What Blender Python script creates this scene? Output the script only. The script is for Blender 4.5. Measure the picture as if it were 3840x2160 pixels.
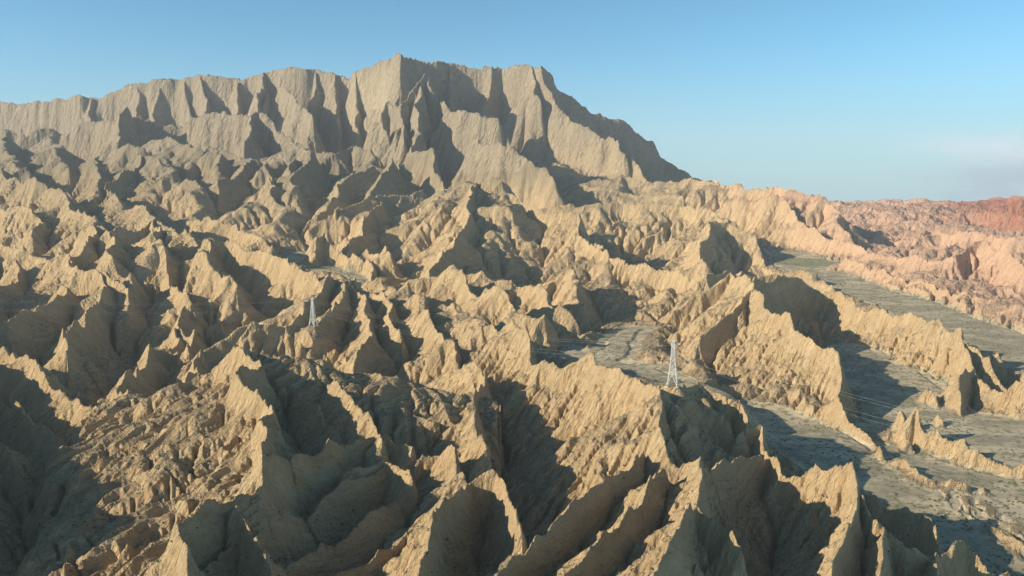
import bpy, math, random, time
import numpy as np
T00 = time.time()
random.seed(7)
C = bpy.context.scene
for o in list(bpy.data.objects): bpy.data.objects.remove(o)

# ------------------------------------------------------------------ camera
K = 1910.0                    # focal length in pixels of a 2576 px wide frame
PITCH = math.radians(7.3)
cd = bpy.data.cameras.new("camera"); cam = bpy.data.objects.new("camera", cd)
C.collection.objects.link(cam); C.camera = cam
cd.sensor_width = 36.0; cd.lens = 36.0 * K / 2576.0
cd.clip_start = 1.0; cd.clip_end = 60000.0
cam.location = (0, 0, 0); cam.rotation_euler = (math.radians(90) - PITCH, 0, 0)

# ------------------------------------------------------------------ sky, sun, exposure
SUN_EL, SUN_AZ = 24.0, 249.0          # azimuth clockwise from +Y (view direction)
W = bpy.data.worlds.new("World"); C.world = W; W.use_nodes = True
wn = W.node_tree; wn.nodes.clear()
wo = wn.nodes.new("ShaderNodeOutputWorld"); bg = wn.nodes.new("ShaderNodeBackground")
sky = wn.nodes.new("ShaderNodeTexSky"); sky.sky_type = 'NISHITA'; sky.sun_disc = False
sky.sun_elevation = math.radians(SUN_EL); sky.sun_rotation = math.radians(SUN_AZ)
sky.altitude = 1500; sky.air_density = 1.0; sky.dust_density = 0.6; sky.ozone_density = 1.6
bg.inputs['Strength'].default_value = 0.073
tint = wn.nodes.new("ShaderNodeMix"); tint.data_type = 'RGBA'; tint.blend_type = 'MULTIPLY'; tint.inputs[0].default_value = 1
tint.inputs[7].default_value = (.62, 1.20, 1.29, 1)
wn.links.new(sky.outputs[0], tint.inputs[6])
def wmath(op, a, b=None, c=None):
    n = wn.nodes.new('ShaderNodeMath'); n.operation = op
    for i, q in enumerate((a, b, c)):
        if q is None: continue
        if isinstance(q, (int, float)): n.inputs[i].default_value = q
        else: wn.links.new(q, n.inputs[i])
    return n.outputs[0]
def wstep(v, lo, hi):
    n = wn.nodes.new('ShaderNodeMapRange'); n.interpolation_type = 'SMOOTHSTEP'
    n.inputs[1].default_value = lo; n.inputs[2].default_value = hi; wn.links.new(v, n.inputs[0]); return n.outputs[0]
def wmix(f, a, b):
    n = wn.nodes.new('ShaderNodeMix'); n.data_type = 'RGBA'; wn.links.new(f, n.inputs[0])
    wn.links.new(a, n.inputs[6])
    if isinstance(b, tuple): n.inputs[7].default_value = b + (1,)
    else: wn.links.new(b, n.inputs[7])
    return n.outputs[2]
tc = wn.nodes.new('ShaderNodeTexCoord'); sepw = wn.nodes.new('ShaderNodeSeparateXYZ')
wn.links.new(tc.outputs['Generated'], sepw.inputs[0])
elev = sepw.outputs[2]; azx = wmath('DIVIDE', sepw.outputs[0], wmath('MAXIMUM', sepw.outputs[1], .05))
col = wmix(wmath('MULTIPLY', wstep(elev, .20, -.02), .8), tint.outputs[2], (3.1, 4.7, 5.7))      # dusty air low in the sky
# a thin bank of cloud low on the right and a faint wisp beside the peak
nz = wn.nodes.new('ShaderNodeTexNoise'); nz.inputs['Scale'].default_value = 9; nz.inputs['Detail'].default_value = 7; nz.inputs['Roughness'].default_value = .55
mp = wn.nodes.new('ShaderNodeMapping'); mp.inputs['Scale'].default_value = (1, 1, 4.5); wn.links.new(tc.outputs['Generated'], mp.inputs[0]); wn.links.new(mp.outputs[0], nz.inputs['Vector'])
m1 = wmath('MULTIPLY', wmath('MULTIPLY', wstep(azx, .44, .66), wstep(elev, .075, .045)), wstep(nz.outputs[0], .41, .57))
low = wstep(elev, .015, .05)
cl = wn.nodes.new('ShaderNodeMix'); cl.data_type = 'RGBA'; wn.links.new(low, cl.inputs[0]); cl.inputs[6].default_value = (3.2, 4.2, 5.2, 1); cl.inputs[7].default_value = (6.3, 7.2, 7.9, 1)
col = wmix(wmath('MULTIPLY', m1, .9), col, cl.outputs[2])
wn.links.new(col, bg.inputs[0]); wn.links.new(bg.outputs[0], wo.inputs[0])
sd = bpy.data.lights.new("sun", 'SUN'); so = bpy.data.objects.new("sun", sd); C.collection.objects.link(so)
sd.energy = 5.0; sd.angle = math.radians(0.5); sd.color = (1.0, 0.87, 0.68)
a, e = math.radians(SUN_AZ), math.radians(SUN_EL)
from mathutils import Vector, Matrix
S = Vector((math.sin(a) * math.cos(e), math.cos(a) * math.cos(e), math.sin(e)))
so.rotation_euler = S.to_track_quat('Z', 'Y').to_euler(); so.location = (-600, -200, 900)
C.view_settings.view_transform = 'Standard'; C.view_settings.look = 'None'
C.view_settings.exposure = 0.72; C.view_settings.gamma = 1.0
C.view_settings.use_curve_mapping = False

# ------------------------------------------------------------------ helpers
cp, sp = math.cos(PITCH), math.sin(PITCH)
def P(px, py, Y):
    xv = (px - 1288) / K; yv = (724.5 - py) / K
    dy = cp + yv * sp; dz = -sp + yv * cp
    k = Y / dy
    return (xv * k, Y, dz * k)

rng = np.random.RandomState(11)
TB = rng.rand(8192).astype(np.float32)
def n1(t, seed=0):
    i = np.floor(t).astype(np.int32); f = (t - i).astype(np.float32)
    f = f * f * (3 - 2 * f)
    a = TB[(i * 131 + seed * 977) & 8191]; b = TB[((i + 1) * 131 + seed * 977) & 8191]
    return a + (b - a) * f
G2 = rng.rand(512, 512).astype(np.float32)
def n2(x, y, seed=0):
    x = x + seed * 37.17; y = y + seed * 71.93
    xi = np.floor(x).astype(np.int32); yi = np.floor(y).astype(np.int32)
    fx = (x - xi).astype(np.float32); fy = (y - yi).astype(np.float32)
    fx = fx * fx * fx * (fx * (fx * 6 - 15) + 10); fy = fy * fy * fy * (fy * (fy * 6 - 15) + 10)
    x0 = xi & 511; x1 = (xi + 1) & 511; y0 = yi & 511; y1 = (yi + 1) & 511
    a = G2[y0, x0]; b = G2[y0, x1]; c = G2[y1, x0]; d = G2[y1, x1]
    a = a + (b - a) * fx; c = c + (d - c) * fx
    return a + (c - a) * fy
def rot(x, y, deg):
    c, s = math.cos(math.radians(deg)), math.sin(math.radians(deg))
    return x * c - y * s, x * s + y * c
def fbm(x, y, lam, octv=4, seed=0, gain=0.5):
    r = 0; a = 1; tot = 0
    for k in range(octv):
        xr, yr = rot(x, y, 37 * k + 11)
        r = r + a * (n2(xr / lam, yr / lam, seed + k) * 2 - 1); tot += a; a *= gain; lam *= 0.49
    return r / tot
def ridged(x, y, lam, octv=4, seed=0, gain=0.5):
    r = 0; a = 1; tot = 0
    for k in range(octv):
        xr, yr = rot(x, y, 41 * k + 5)
        r = r + a * (1 - np.abs(n2(xr / lam, yr / lam, seed + k) * 2 - 1) * 1.6); tot += a; a *= gain; lam *= 0.47
    return r / tot
def sstep(a, b, x):
    t = np.clip((x - a) / (b - a), 0, 1); return t * t * (3 - 2 * t)

# ------------------------------------------------------------------ terrain grid, denser near the viewpoint
DENS = 0.76
NR, NC = int(2300 * DENS), int(2300 * DENS)
Y0, Y1, YO = 95.0, 6200.0, 40.0
U0, U1 = -1.15, 0.86
rows = np.exp(np.linspace(math.log(Y0), math.log(Y1), NR)).astype(np.float32)
us = np.linspace(U0, U1, NC).astype(np.float32)
YY = np.repeat(rows[:, None], NC, 1)
XX = us[None, :] * (YY + YO)
lr0, dlr = math.log(Y0), (math.log(Y1) - math.log(Y0)) / (NR - 1)
def row_of(y): return (math.log(max(y, Y0)) - lr0) / dlr

# domain warp so that no ridge is a straight line
wsc = np.clip(YY / 600, 0.25, 2.5)
WX = XX + wsc * (7.0 * fbm(XX, YY, 60, 2, 3) + 1.1 * fbm(XX, YY, 16, 2, 21))
WY = YY + wsc * (7.0 * fbm(XX, YY, 60, 2, 9) + 1.1 * fbm(XX, YY, 16, 2, 27))

# base level of the gullies
wr = sstep(200, 650, XX - 0.05 * (YY - 1000))
baseL = np.interp(rows, [90, 400, 700, 1000, 1400, 1700, 2000, 2400, 3200, 6200],
                  [-205, -200, -188, -168, -125, -88, -40, 50, 160, 100]).astype(np.float32)[:, None]
baseR = np.interp(rows, [90, 400, 1000, 1300, 1700, 2200, 3000, 4500, 6200],
                  [-168, -164, -158, -148, -125, -100, -80, -125, -150]).astype(np.float32)[:, None]
BASE = baseL + (baseR - baseL) * wr

H = np.full((NR, NC), -400, np.float32)

def seg_layer(ax, ay, az, bx, by, bz, t0, o, seed):
    """raise H to the flanks of one crest segment"""
    zmx = max(az, bz); ym = 0.5 * (ay + by)
    zb = float(np.interp(ym, [90, 1000, 1500, 2000, 2500, 6000], [-205, -175, -130, -60, 40, -60])) - 10
    smin = min(o['w'], o['e'], o['s'], o['n'])
    R = min((zmx - zb) / smin, o['R'])
    r0 = max(0, int(row_of(min(ay, by) - R))); r1 = min(NR, int(row_of(max(ay, by) + R)) + 2)
    if r1 <= r0: return
    x0 = min(ax, bx) - R; x1 = max(ax, bx) + R
    ya, yb = float(rows[r0]) + YO, float(rows[r1 - 1]) + YO
    ulo = min(x0 / ya, x0 / yb); uhi = max(x1 / ya, x1 / yb)
    c0 = max(0, int((ulo - U0) / (U1 - U0) * (NC - 1))); c1 = min(NC, int((uhi - U0) / (U1 - U0) * (NC - 1)) + 2)
    if c1 <= c0: return
    X = WX[r0:r1, c0:c1]; Y = WY[r0:r1, c0:c1]
    vx, vy = bx - ax, by - ay; L = math.hypot(vx, vy) + 1e-6
    t = np.clip(((X - ax) * vx + (Y - ay) * vy) / (L * L), 0, 1)
    ex = X - (ax + t * vx); ey = Y - (ay + t * vy)
    d = np.sqrt(ex * ex + ey * ey) + 1e-3
    nx = ex / d; ny = ey / d
    sl = nx * nx * np.where(nx < 0, o['w'], o['e']) + ny * ny * np.where(ny < 0, o['s'], o['n'])
    cl = nx * nx * np.where(nx < 0, o['cw'], o['ce']) + ny * ny * np.where(ny < 0, o['cs'], o['cn'])
    side = np.where(nx * vy - ny * vx > 0, 1.0, -1.0).astype(np.float32)
    T = t0 + t * L
    T = T + o['lam'] * .6 * n1(T / (o['lam'] * .8), seed + 3)
    z = az + t * (bz - az)
    lam = o['lam']; fa = o['fl']
    jag = lam * 0.14 * o['jag'] * (n1(T / (lam * 0.55), seed + 1) - 0.5) + lam * 0.03 * o['jag'] * (n1(T / (lam * 0.17), seed + 2) - 0.5)
    Ts = T + o['skew'] * d + side * 991
    w1 = Ts / lam + 0.35 * n1(d / lam * 1.3, seed + 5)
    w2 = Ts / (lam * 0.31) + 0.8 * n1(d / lam * 2.7, seed + 6)
    w3 = Ts / (lam * 0.11)
    f1 = 1 - np.abs(n1(w1, seed + 7) * 2 - 1); f2 = 1 - np.abs(n1(w2, seed + 8) * 2 - 1); f3 = 1 - np.abs(n1(w3 + .7 * n1(d / lam * 6, seed + 4), seed + 9) * 2 - 1)
    var = .35 + 1.3 * n1(Ts / (lam * 2.3), seed + 11)
    F = .85 * fa * var * (np.minimum(d * 0.55, lam * 0.40) * f1 + np.minimum(d * 0.5, lam * 0.23) * f2 + np.minimum(d * 0.45, lam * 0.06) * f3)
    if o['d0'] < 1e8: sl = sl + 1.6 * np.maximum(0, 1 - o['d0'] / d) * (nx < 0)
    rr = .003 * Y
    dd = np.sqrt(d * d + rr * rr) - rr
    h = z + jag - sl * dd - cl * (1 - np.exp(-dd / (cl * 0.22 + 0.5))) - F
    np.maximum(H[r0:r1, c0:c1], h, out=H[r0:r1, c0:c1])

DEF = dict(w=.72, e=1.15, s=.80, n=1.0, cw=1, ce=9, cs=3, cn=3, lam=None, fl=1.0, jag=1.0, skew=0.0, R=1e9, d0=1e9)
RIDGES = []
def ridge(pts, **kw):
    o = dict(DEF); o.update(kw)
    RIDGES.append((pts, o))

#RIDGEDATA
# --- the great cliff: crest line against the sky
CL = dict(w=2.4, e=2.8, s=2.8, n=.25, cw=60, ce=60, cs=120, cn=2, lam=120, fl=.5, jag=1.3)
ridge([(-420,300,3300),(-200,270,3200),(0,250,3100),(80,258,3050),(130,238,3000),(250,235,2950),(300,214,2950),(385,201,2900),(440,196,2900),
       (510,185,2880),(550,182,2870),(600,190,2860),(640,177,2850),(700,167,2830),(740,160,2800),(800,171,2820),(880,176,2760),(950,150,2650),(985,133,2560),(1003,126,2500)], **CL)
ridge([(1003,126,2500),(1022,136,2600),(1050,146,2720),(1100,147,2760),(1130,160,2800),(1180,162,2820),(1230,155,2800),(1260,158,2800),(1330,158,2740),(1358,162,2700)], **CL)
ridge([(1358,162,2700),(1375,176,2740),(1400,207,2800),(1450,247,2880),(1500,280,2950),(1570,297,3050),(1590,317,3050),(1640,352,3100),(1662,387,3100),(1700,405,3050),(1750,440,2950),(1800,450,2850)],
      w=1.3, e=1.2, s=1.6, n=.8, cw=30, ce=30, cs=50, cn=10, lam=90, fl=.7)
# ribs that stand out from the wall
rb = random.Random(4)
for px_, py_, Y_ in [(-60,262,3120),(20,252,3060),(75,258,3050),(118,242,3000),(165,238,2980),(222,236,2960),(268,226,2950),(305,214,2950),(345,208,2930),(392,201,2900),
                     (432,198,2900),(470,191,2890),(508,186,2880),(545,183,2870),(590,190,2860),(622,182,2850),(668,172,2840),(705,168,2830),(745,162,2800),(790,171,2820),(840,175,2790),(895,174,2740),
                     (1095,148,2760),(1140,162,2800),(1190,161,2815),(1232,156,2800),(1285,158,2790),(1335,159,2735)]:
    if rb.random() < .4: continue
    L_ = rb.uniform(60, 150); dx_ = rb.uniform(-14, 16); q_ = rb.uniform(.75, 1.5)
    ridge([(px_, py_ + rb.uniform(1, 12), Y_ - 12), (px_ + dx_ * .4, py_ + L_ * .5, Y_ - 60 * q_), (px_ + dx_, py_ + L_, Y_ - 150 * q_)],
          w=2.8, e=3.6, s=2.6, n=2.6, cw=rb.uniform(5, 22), ce=rb.uniform(15, 45), cs=10, cn=5, lam=70, fl=.35, R=rb.uniform(70, 170), jag=.6)
# prow below the summit, and the long arete that falls to the right
ridge([(1003,126,2500),(998,200,2460),(990,260,2420),(985,330,2340)], w=2.6, e=3.4, s=2.6, n=2, cw=6, ce=50, cs=5, cn=5, lam=110, fl=.3, R=260)
ridge([(1358,162,2700),(1372,200,2660),(1395,255,2600),(1440,290,2540),(1500,335,2450),(1560,370,2380),(1600,405,2320),(1645,445,2250)],
      w=1.5, e=1.7, s=1.9, n=1.5, cw=20, ce=50, cs=30, cn=20, lam=80, fl=.75, skew=.2)
ridge([(1525,333,2430),(1545,345,2390),(1570,380,2330)], w=1.9, e=2.2, s=2.2, n=1.5, cw=30, ce=30, cs=30, lam=50, fl=.7)
# buttresses in front of the cliff
ridge([(1072,176,2420),(1050,200,2380),(1035,240,2320),(1010,250,2280),(1003,300,2220)], w=2.2, e=3, s=2.2, n=2, cw=25, ce=60, cs=25, cn=20, lam=70, fl=.9)
ridge([(1072,176,2420),(1085,215,2380),(1105,240,2360),(1125,262,2300)], w=2.6, e=2.8, s=2.6, n=2, cw=40, ce=60, cs=40, cn=20, lam=60, fl=.9)
ridge([(1060,200,2400),(1055,270,2240),(1045,330,2130),(1040,385,2040)], w=1.6, e=2.6, s=1.8, n=1.5, cw=15, ce=50, cs=10, cn=20, lam=60, fl=.9)
ridge([(1120,262,2280),(1160,268,2240),(1200,280,2200),(1248,297,2180),(1262,325,2200),(1285,360,2160)], w=1.9, e=2.8, s=2.2, n=2.4, cw=20, ce=60, cs=40, cn=40, lam=55, fl=.8)
ridge([(1195,352,2080),(1225,352,2050),(1270,360,2000),(1310,375,1980),(1335,395,1960),(1355,420,1940)], w=1.3, e=2.0, s=1.7, n=2, cw=15, ce=30, cs=30, cn=30, lam=60, fl=.75)
ridge([(1035,372,1960),(1085,360,1900),(1092,390,1860),(1105,430,1800),(1118,460,1740)], w=1.3, e=2.6, s=1.4, n=2, cw=12, ce=45, cs=8, cn=20, lam=60, fl=.7)
ridge([(960,270,2300),(985,250,2330),(1003,255,2290)], w=2.4, e=2.4, s=2.4, n=2, cw=20, ce=20, cs=30, lam=45, fl=1)
ridge([(985,320,2180),(1005,300,2200),(1015,330,2120)], w=1.9, e=2.4, s=1.9, n=2, cw=20, ce=20, cs=30, lam=45, fl=1)
ridge([(930,305,2260),(955,303,2250),(968,330,2200)], w=2.4, e=2.4, s=2.4, n=2, cw=20, ce=20, cs=40, lam=40, fl=1)
ridge([(1352,412,1950),(1362,408,1930),(1385,440,1870)], w=1.9, e=2.4, s=2.2, n=2, cw=20, ce=20, cs=30, lam=40, fl=.6)
# forewall on the left
W1 = dict(w=1.8, e=2.2, s=2.0, n=1.4, cw=20, ce=30, cs=50, cn=10, lam=75, fl=.9, jag=3.2)
ridge([(-300,330,2400),(0,322,2300),(60,326,2300),(150,321,2330),(240,301,2300),(310,269,2230),(333,277,2290),(383,291,2330),(467,293,2330),(533,284,2290),(633,272,2230),(683,281,2200),(712,312,2150),(745,332,2100)], **W1)
ridge([(310,269,2230),(300,310,2160),(292,345,2090)], w=1.9, e=2.6, s=1.8, n=1.4, cw=10, ce=30, cs=10, lam=60, fl=.6, R=170)
ridge([(633,272,2230),(625,318,2120),(612,345,2060)], w=2.0, e=2.2, s=2.0, n=1.4, cw=15, ce=15, cs=40, lam=50, fl=.6)
ridge([(700,205,2700),(760,262,2500),(780,290,2400)], w=1.8, e=2, s=2, n=1.4, cw=20, ce=30, cs=40, lam=60, fl=.8)
ridge([(660,210,2760),(640,235,2650),(655,262,2560)], w=1.8, e=2, s=2, n=1.4, cw=20, ce=30, cs=40, lam=60, fl=.8)
ridge([(285,362,1960),(318,355,1930),(360,362,1920)], w=1.4, e=2.0, s=1.6, n=1.4, cw=15, ce=25, cs=30, cn=15, lam=60, fl=.5)
# foothills
FH = dict(w=.6, e=.95, s=.52, n=1.0, cw=1, ce=5, cs=2, cn=3, lam=70, fl=1.0)
ridge([(363,386,1830),(393,388,1780),(433,425,1680),(480,450,1600),(520,470,1540)], **FH)
ridge([(363,386,1830),(330,420,1700),(290,450,1600),(250,470,1520)], **FH)
ridge([(400,340,2050),(450,350,1980),(500,365,1900),(560,385,1800)], **FH)
ridge([(480,352,2050),(560,365,1950),(640,392,1850),(700,400,1800)], **FH)
ridge([(740,352,2050),(780,372,1950),(750,400,1800),(700,440,1640)], **FH)
ridge([(790,375,1900),(840,375,1880),(900,355,1950),(935,375,1880)], **FH)
ridge([(800,375,1820),(770,410,1700),(740,440,1620),(735,470,1540)], **FH)
ridge([(640,400,1800),(600,430,1700),(560,450,1620),(540,480,1550)], **FH)
ridge([(660,400,1750),(690,430,1650),(680,470,1540),(720,500,1480)], **FH)
ridge([(930,410,1750),(860,440,1660),(840,480,1560),(800,520,1480)], **FH)
ridge([(980,400,1800),(960,440,1680),(930,480,1560),(880,500,1500)], **FH)
ridge([(0,412,1500),(25,445,1440),(67,447,1420),(123,473,1350),(160,490,1300)], **FH)
ridge([(-200,440,1500),(-60,430,1500),(0,412,1500)], **FH)
ridge([(0,340,2150),(30,400,1800),(60,430,1620)], w=.7, e=.9, s=.7, n=.8, cs=0, ce=0, lam=110, fl=.5)
ridge([(130,335,2150),(150,380,1900),(170,430,1680)], w=.7, e=.9, s=.7, n=.8, cs=0, ce=0, lam=110, fl=.5)
ridge([(220,390,1800),(250,420,1650),(240,470,1480),(230,490,1400)], **FH)
# --- centre
MD = dict(w=.62, e=.95, s=.44, n=1.0, cw=2, ce=9, cs=5, cn=3, lam=36, fl=1.6, skew=.15)
ridge([(1040,520,1560),(1090,498,1560),(1130,470,1550),(1165,446,1530),(1200,440,1510),(1250,430,1500),(1275,460,1470),(1300,486,1450),(1330,510,1430),(1380,528,1400),(1440,528,1370),(1452,533,1340)], **MD)
ridge([(1452,533,1340),(1459,576,1270),(1492,613,1210),(1542,640,1170),(1592,646,1150),(1635,652,1130),(1685,676,1090),(1717,688,1060),(1780,692,1020)], **MD)
ridge([(1200,440,1510),(1185,510,1360),(1170,560,1260),(1159,586,1200),(1140,620,1120),(1110,645,1050),(1089,668,960)], **MD)
ridge([(960,480,1600),(940,530,1450),(905,570,1330),(880,600,1260)], **MD)
ridge([(1060,470,1680),(1010,480,1640),(960,480,1600),(900,500,1540),(850,530,1450)], **MD)
ridge([(1452,560,1300),(1500,600,1240),(1530,625,1180)], **MD)
# slabs to the right of centre
SL = dict(w=.5, e=1.2, s=.52, n=1.2, cw=1, ce=14, cs=12, cn=8, lam=44, fl=1.0, skew=.25)
ridge([(1330,498,1700),(1365,508,1680),(1440,503,1680),(1509,498,1680),(1578,498,1680),(1650,496,1670),(1717,501,1640),(1777,511,1600),(1817,531,1560),(1840,550,1530),(1884,575,1490),(1907,608,1450),(1930,650,1400)], **SL)
ridge([(1817,531,1560),(1780,560,1480),(1760,600,1380),(1780,640,1280)], **SL)
ridge([(1500,447,2250),(1560,440,2250),(1640,447,2180),(1700,446,2100),(1755,443,2050),(1850,455,1980),(1880,468,1930),(1955,458,1890),(2000,470,1840),(2040,480,1790),(2056,468,1760),(2075,490,1720),(2090,515,1680),(2110,548,1620),(2134,570,1560)], **SL)
ridge([(1400,440,2100),(1480,460,2000),(1560,470,1950),(1640,478,1900),(1720,482,1860)], **SL)
ridge([(1840,496,1800),(1890,493,1780),(1924,486,1760),(1957,488,1730),(1990,508,1690),(2010,540,1640),(2040,560,1620)], w=.8, e=1.4, s=1.4, n=1.2, cw=3, ce=14, cs=16, cn=8, lam=40, fl=.8)
ridge([(1960,560,1640),(2010,570,1600),(2060,560,1580),(2090,598,1520),(2124,600,1500),(2160,612,1460),(2184,626,1420)], w=.8, e=1.4, s=.9, n=1.2, cw=3, ce=14, cs=8, cn=8, lam=36, fl=.9)
# far right: pink and red hills
PK = dict(w=.6, e=.9, s=.42, n=.8, cw=2, ce=8, cs=4, cn=6, lam=60, fl=.9, skew=.2)
ridge([(2075,508,3000),(2110,506,3000),(2160,504,3000),(2240,501,2950),(2330,507,2850),(2380,506,2750),(2440,502,2650),(2500,500,2550),(2576,494,2400),(2800,490,2300)], **PK)
ridge([(2110,535,2300),(2200,540,2200),(2300,545,2100),(2380,535,2100),(2430,525,2150),(2500,520,2100),(2576,530,2000),(2700,540,1950)], **PK)
ridge([(2120,570,1800),(2200,575,1750),(2300,585,1680),(2360,575,1700),(2450,570,1650),(2520,580,1600),(2620,600,1550)], **PK)
ridge([(2180,625,1420),(2240,635,1360),(2300,640,1300),(2350,650,1260),(2400,640,1250),(2440,610,1290),(2470,590,1320),(2500,610,1270),(2540,640,1200),(2590,680,1120),(2700,720,1050)], **PK)
ridge([(2110,640,1370),(2160,655,1310),(2220,680,1240),(2290,700,1180),(2360,710,1120),(2430,740,1060),(2500,760,1010),(2600,790,960),(2700,800,930)], w=.6, e=1.2, s=.8, n=.8, cw=2, ce=8, cs=6, cn=4, lam=30, fl=1)
HZ = dict(w=.7, e=.8, s=.7, n=.7, cw=5, ce=8, cs=5, cn=5, lam=120, fl=1, jag=1.5)
ridge([(2250,505,4600),(2300,506,4600),(2345,494,4500),(2375,503,4500),(2405,497,4500),(2432,495,4500),(2460,506,4500),(2480,498,4300),(2515,488,4200),(2576,489,4100),(2750,485,4100)], **HZ)
ridge([(2440,510,2500),(2480,505,2450),(2530,493,2350),(2576,498,2250),(2640,500,2200)], w=.6, e=.8, s=.6, n=.7, cw=5, ce=8, cs=5, cn=5, lam=80, fl=1.1)
# --- left of centre, middle distance
LF = dict(w=.68, e=.9, s=.66, n=.95, cw=2, ce=6, cs=5, cn=4, lam=34, fl=1.05, skew=.1)
ridge([(700,592,1440),(720,562,1470),(743,540,1490),(747,575,1440),(752,600,1400)], w=1.2, e=1.6, s=1.3, n=1.3, lam=30, fl=.7)
ridge([(790,640,1190),(800,610,1220),(820,586,1250),(858,616,1210),(890,640,1180),(922,668,1140),(938,700,1080)], w=1.1, e=1.5, s=1.3, n=1.3, cs=10, lam=26, fl=.7)
ridge([(850,610,1330),(900,620,1280),(960,640,1220),(985,640,1130)], **LF)
ridge([(480,600,1080),(533,603,1060),(583,590,1060),(617,613,1040),(653,623,1020),(683,633,1000),(723,643,975),(730,660,960),(747,655,950),(783,680,925),(795,706,900),(807,713,885),(847,690,880),(880,697,880)],
      w=1.0, e=1.6, s=1.15, n=1.4, cw=8, ce=14, cs=26, cn=10, lam=26, fl=.75)
ridge([(300,590,1060),(327,573,1100),(383,530,1180),(427,556,1150),(453,576,1130),(500,592,1100),(533,603,1060)], **LF)
ridge([(460,545,1380),(500,556,1330),(547,550,1300),(600,566,1250),(633,580,1220),(683,610,1150)], **LF)
ridge([(383,530,1180),(400,606,1040),(410,663,950),(440,713,880),(467,738,845)], **LF)
ridge([(533,603,1060),(520,640,980),(560,700,900),(600,730,860)], **LF)
ridge([(250,470,1500),(300,500,1350),(330,520,1280),(383,530,1180)], **LF)
ridge([(120,475,1350),(173,506,1270),(240,550,1150),(253,580,1080),(230,610,1020),(167,632,985)], **LF)
ridge([(-80,600,1100),(0,602,1100),(40,625,1080),(83,626,1070),(130,640,1040),(167,630,985),(187,670,935),(213,686,915),(240,683,900),(250,712,860),(222,776,765),(213,800,725),(187,816,690),(165,822,670),(160,850,630),(156,890,570)], **LF)
ridge([(-100,530,1350),(0,520,1300),(60,520,1250),(110,540,1200),(90,590,1120)], **LF)
ridge([(240,550,1150),(300,600,1050),(290,650,960),(330,700,890)], **LF)
ridge([(240,683,900),(300,730,850),(315,760,820)], **LF)
ridge([(160,700,880),(130,750,800),(107,756,785),(67,773,755),(17,806,715),(-60,830,700)], **LF)
ridge([(60,650,1000),(30,690,920),(-40,720,880)], **LF)
ridge([(600,840,790),(560,810,830),(520,775,870),(487,746,895),(462,776,830),(455,810,765),(432,850,700),(420,875,660)], **LF)
ridge([(455,810,765),(480,850,700),(485,880,660)], **LF)
ridge([(450,905,640),(405,880,640),(377,871,630),(365,900,590),(340,930,550),(300,958,510)], **LF)
# the lit band below the far pylon
ridge([(473,918,600),(500,893,625),(567,850,640),(617,826,650),(667,816,655),(720,812,665),(757,797,690),(762,760,735),(807,736,775),(847,692,860)],
      w=.62, e=1.4, s=.75, n=1.2, cw=1, ce=10, cs=3, cn=8, lam=24, fl=.8, skew=.3)
ridge([(720,812,665),(752,826,668),(790,824,670),(830,800,700),(870,745,780),(880,700,860)], w=.7, e=.9, s=.8, n=.9, lam=20, fl=.7)
ridge([(880,697,880),(912,750,790),(935,800,700),(935,840,640),(905,900,560),(880,950,505)], w=.8, e=1.0, s=.8, n=1, lam=24, fl=1)
ridge([(892,700,880),(960,750,800),(990,790,730),(1000,840,660)], w=.8, e=1.0, s=.8, n=1, lam=24, fl=1)
# centre ridges
CT = dict(w=.66, e=1.5, s=.75, n=1.3, cw=1, ce=12, cs=4, cn=8, lam=26, fl=.75, skew=.3)
ridge([(992,716,860),(999,697,880),(1019,681,900),(1089,669,910),(1149,666,900),(1192,703,840),(1212,710,825),(1269,720,800),(1292,750,770),(1309,773,745),(1330,792,735),(1369,796,730),(1399,823,740),(1402,845,750)], **CT)
ridge([(1149,666,950),(1192,690,950),(1255,700,920),(1302,716,900),(1355,730,870),(1379,766,830),(1412,783,810),(1455,816,795)], **CT)
ridge([(1370,710,1000),(1400,690,1020),(1435,656,1050),(1449,696,985),(1458,735,930),(1475,768,890)], **CT)
ridge([(992,716,860),(1040,735,800),(1072,740,780),(1075,766,745),(1092,803,685),(1122,850,620),(1149,873,580),(1142,896,555),(1152,916,530),(1189,922,508),(1205,943,485),(1219,960,465)], **CT)
ridge([(1219,800,650),(1250,802,625),(1275,806,605),(1300,830,580),(1322,850,560),(1326,885,530),(1365,890,510),(1372,904,500),(1405,900,492),(1410,917,480),(1489,886,478),(1497,916,455),(1539,930,437),(1585,936,420),(1619,950,400),(1649,966,385)], **CT)
ridge([(1120,770,760),(1170,780,700),(1219,800,650)], **CT)
# the near pylon's spur
ridge([(1649,966,385),(1670,975,402),(1692,979,409),(1720,972,425),(1760,960,445),(1800,985,440),(1827,1004,430)], w=.7, e=.9, s=.7, n=.8, ce=2, lam=18, fl=.4, jag=.5)
# near ridges
NR1 = dict(w=.60, e=1.7, s=.72, n=1.4, cw=1, ce=14, cs=4, cn=8, lam=20, fl=.72, skew=.3)
ridge([(1649,966,385),(1659,999,370),(1655,1056,350),(1649,1076,342),(1669,1119,330),(1692,1139,322),(1747,1150,310),(1745,1180,292),(1764,1213,275),(1761,1249,262),(1737,1283,247),(1717,1323,233),(1692,1366,220),(1669,1409,210),(1652,1449,200),(1600,1560,180)], **NR1)
ridge([(1610,1130,335),(1559,1183,305),(1492,1233,285),(1425,1283,268),(1359,1336,250),(1282,1416,226),(1200,1510,200)], **NR1)
ridge([(1040,1150,335),(1059,1133,338),(1099,1113,340),(1129,1146,325),(1145,1193,305),(1165,1183,300),(1185,1206,290),(1150,1240,268),(1099,1276,247),(1088,1305,235),(1072,1360,215),(1059,1393,206),(1040,1470,188)], **NR1)
ridge([(1185,1206,290),(1215,1192,292),(1249,1193,292),(1268,1210,285),(1285,1260,265),(1300,1330,240)], w=1.2, e=1.8, s=1.2, n=1.4, cw=5, ce=14, cs=10, cn=8, lam=18, fl=.9)
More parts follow.
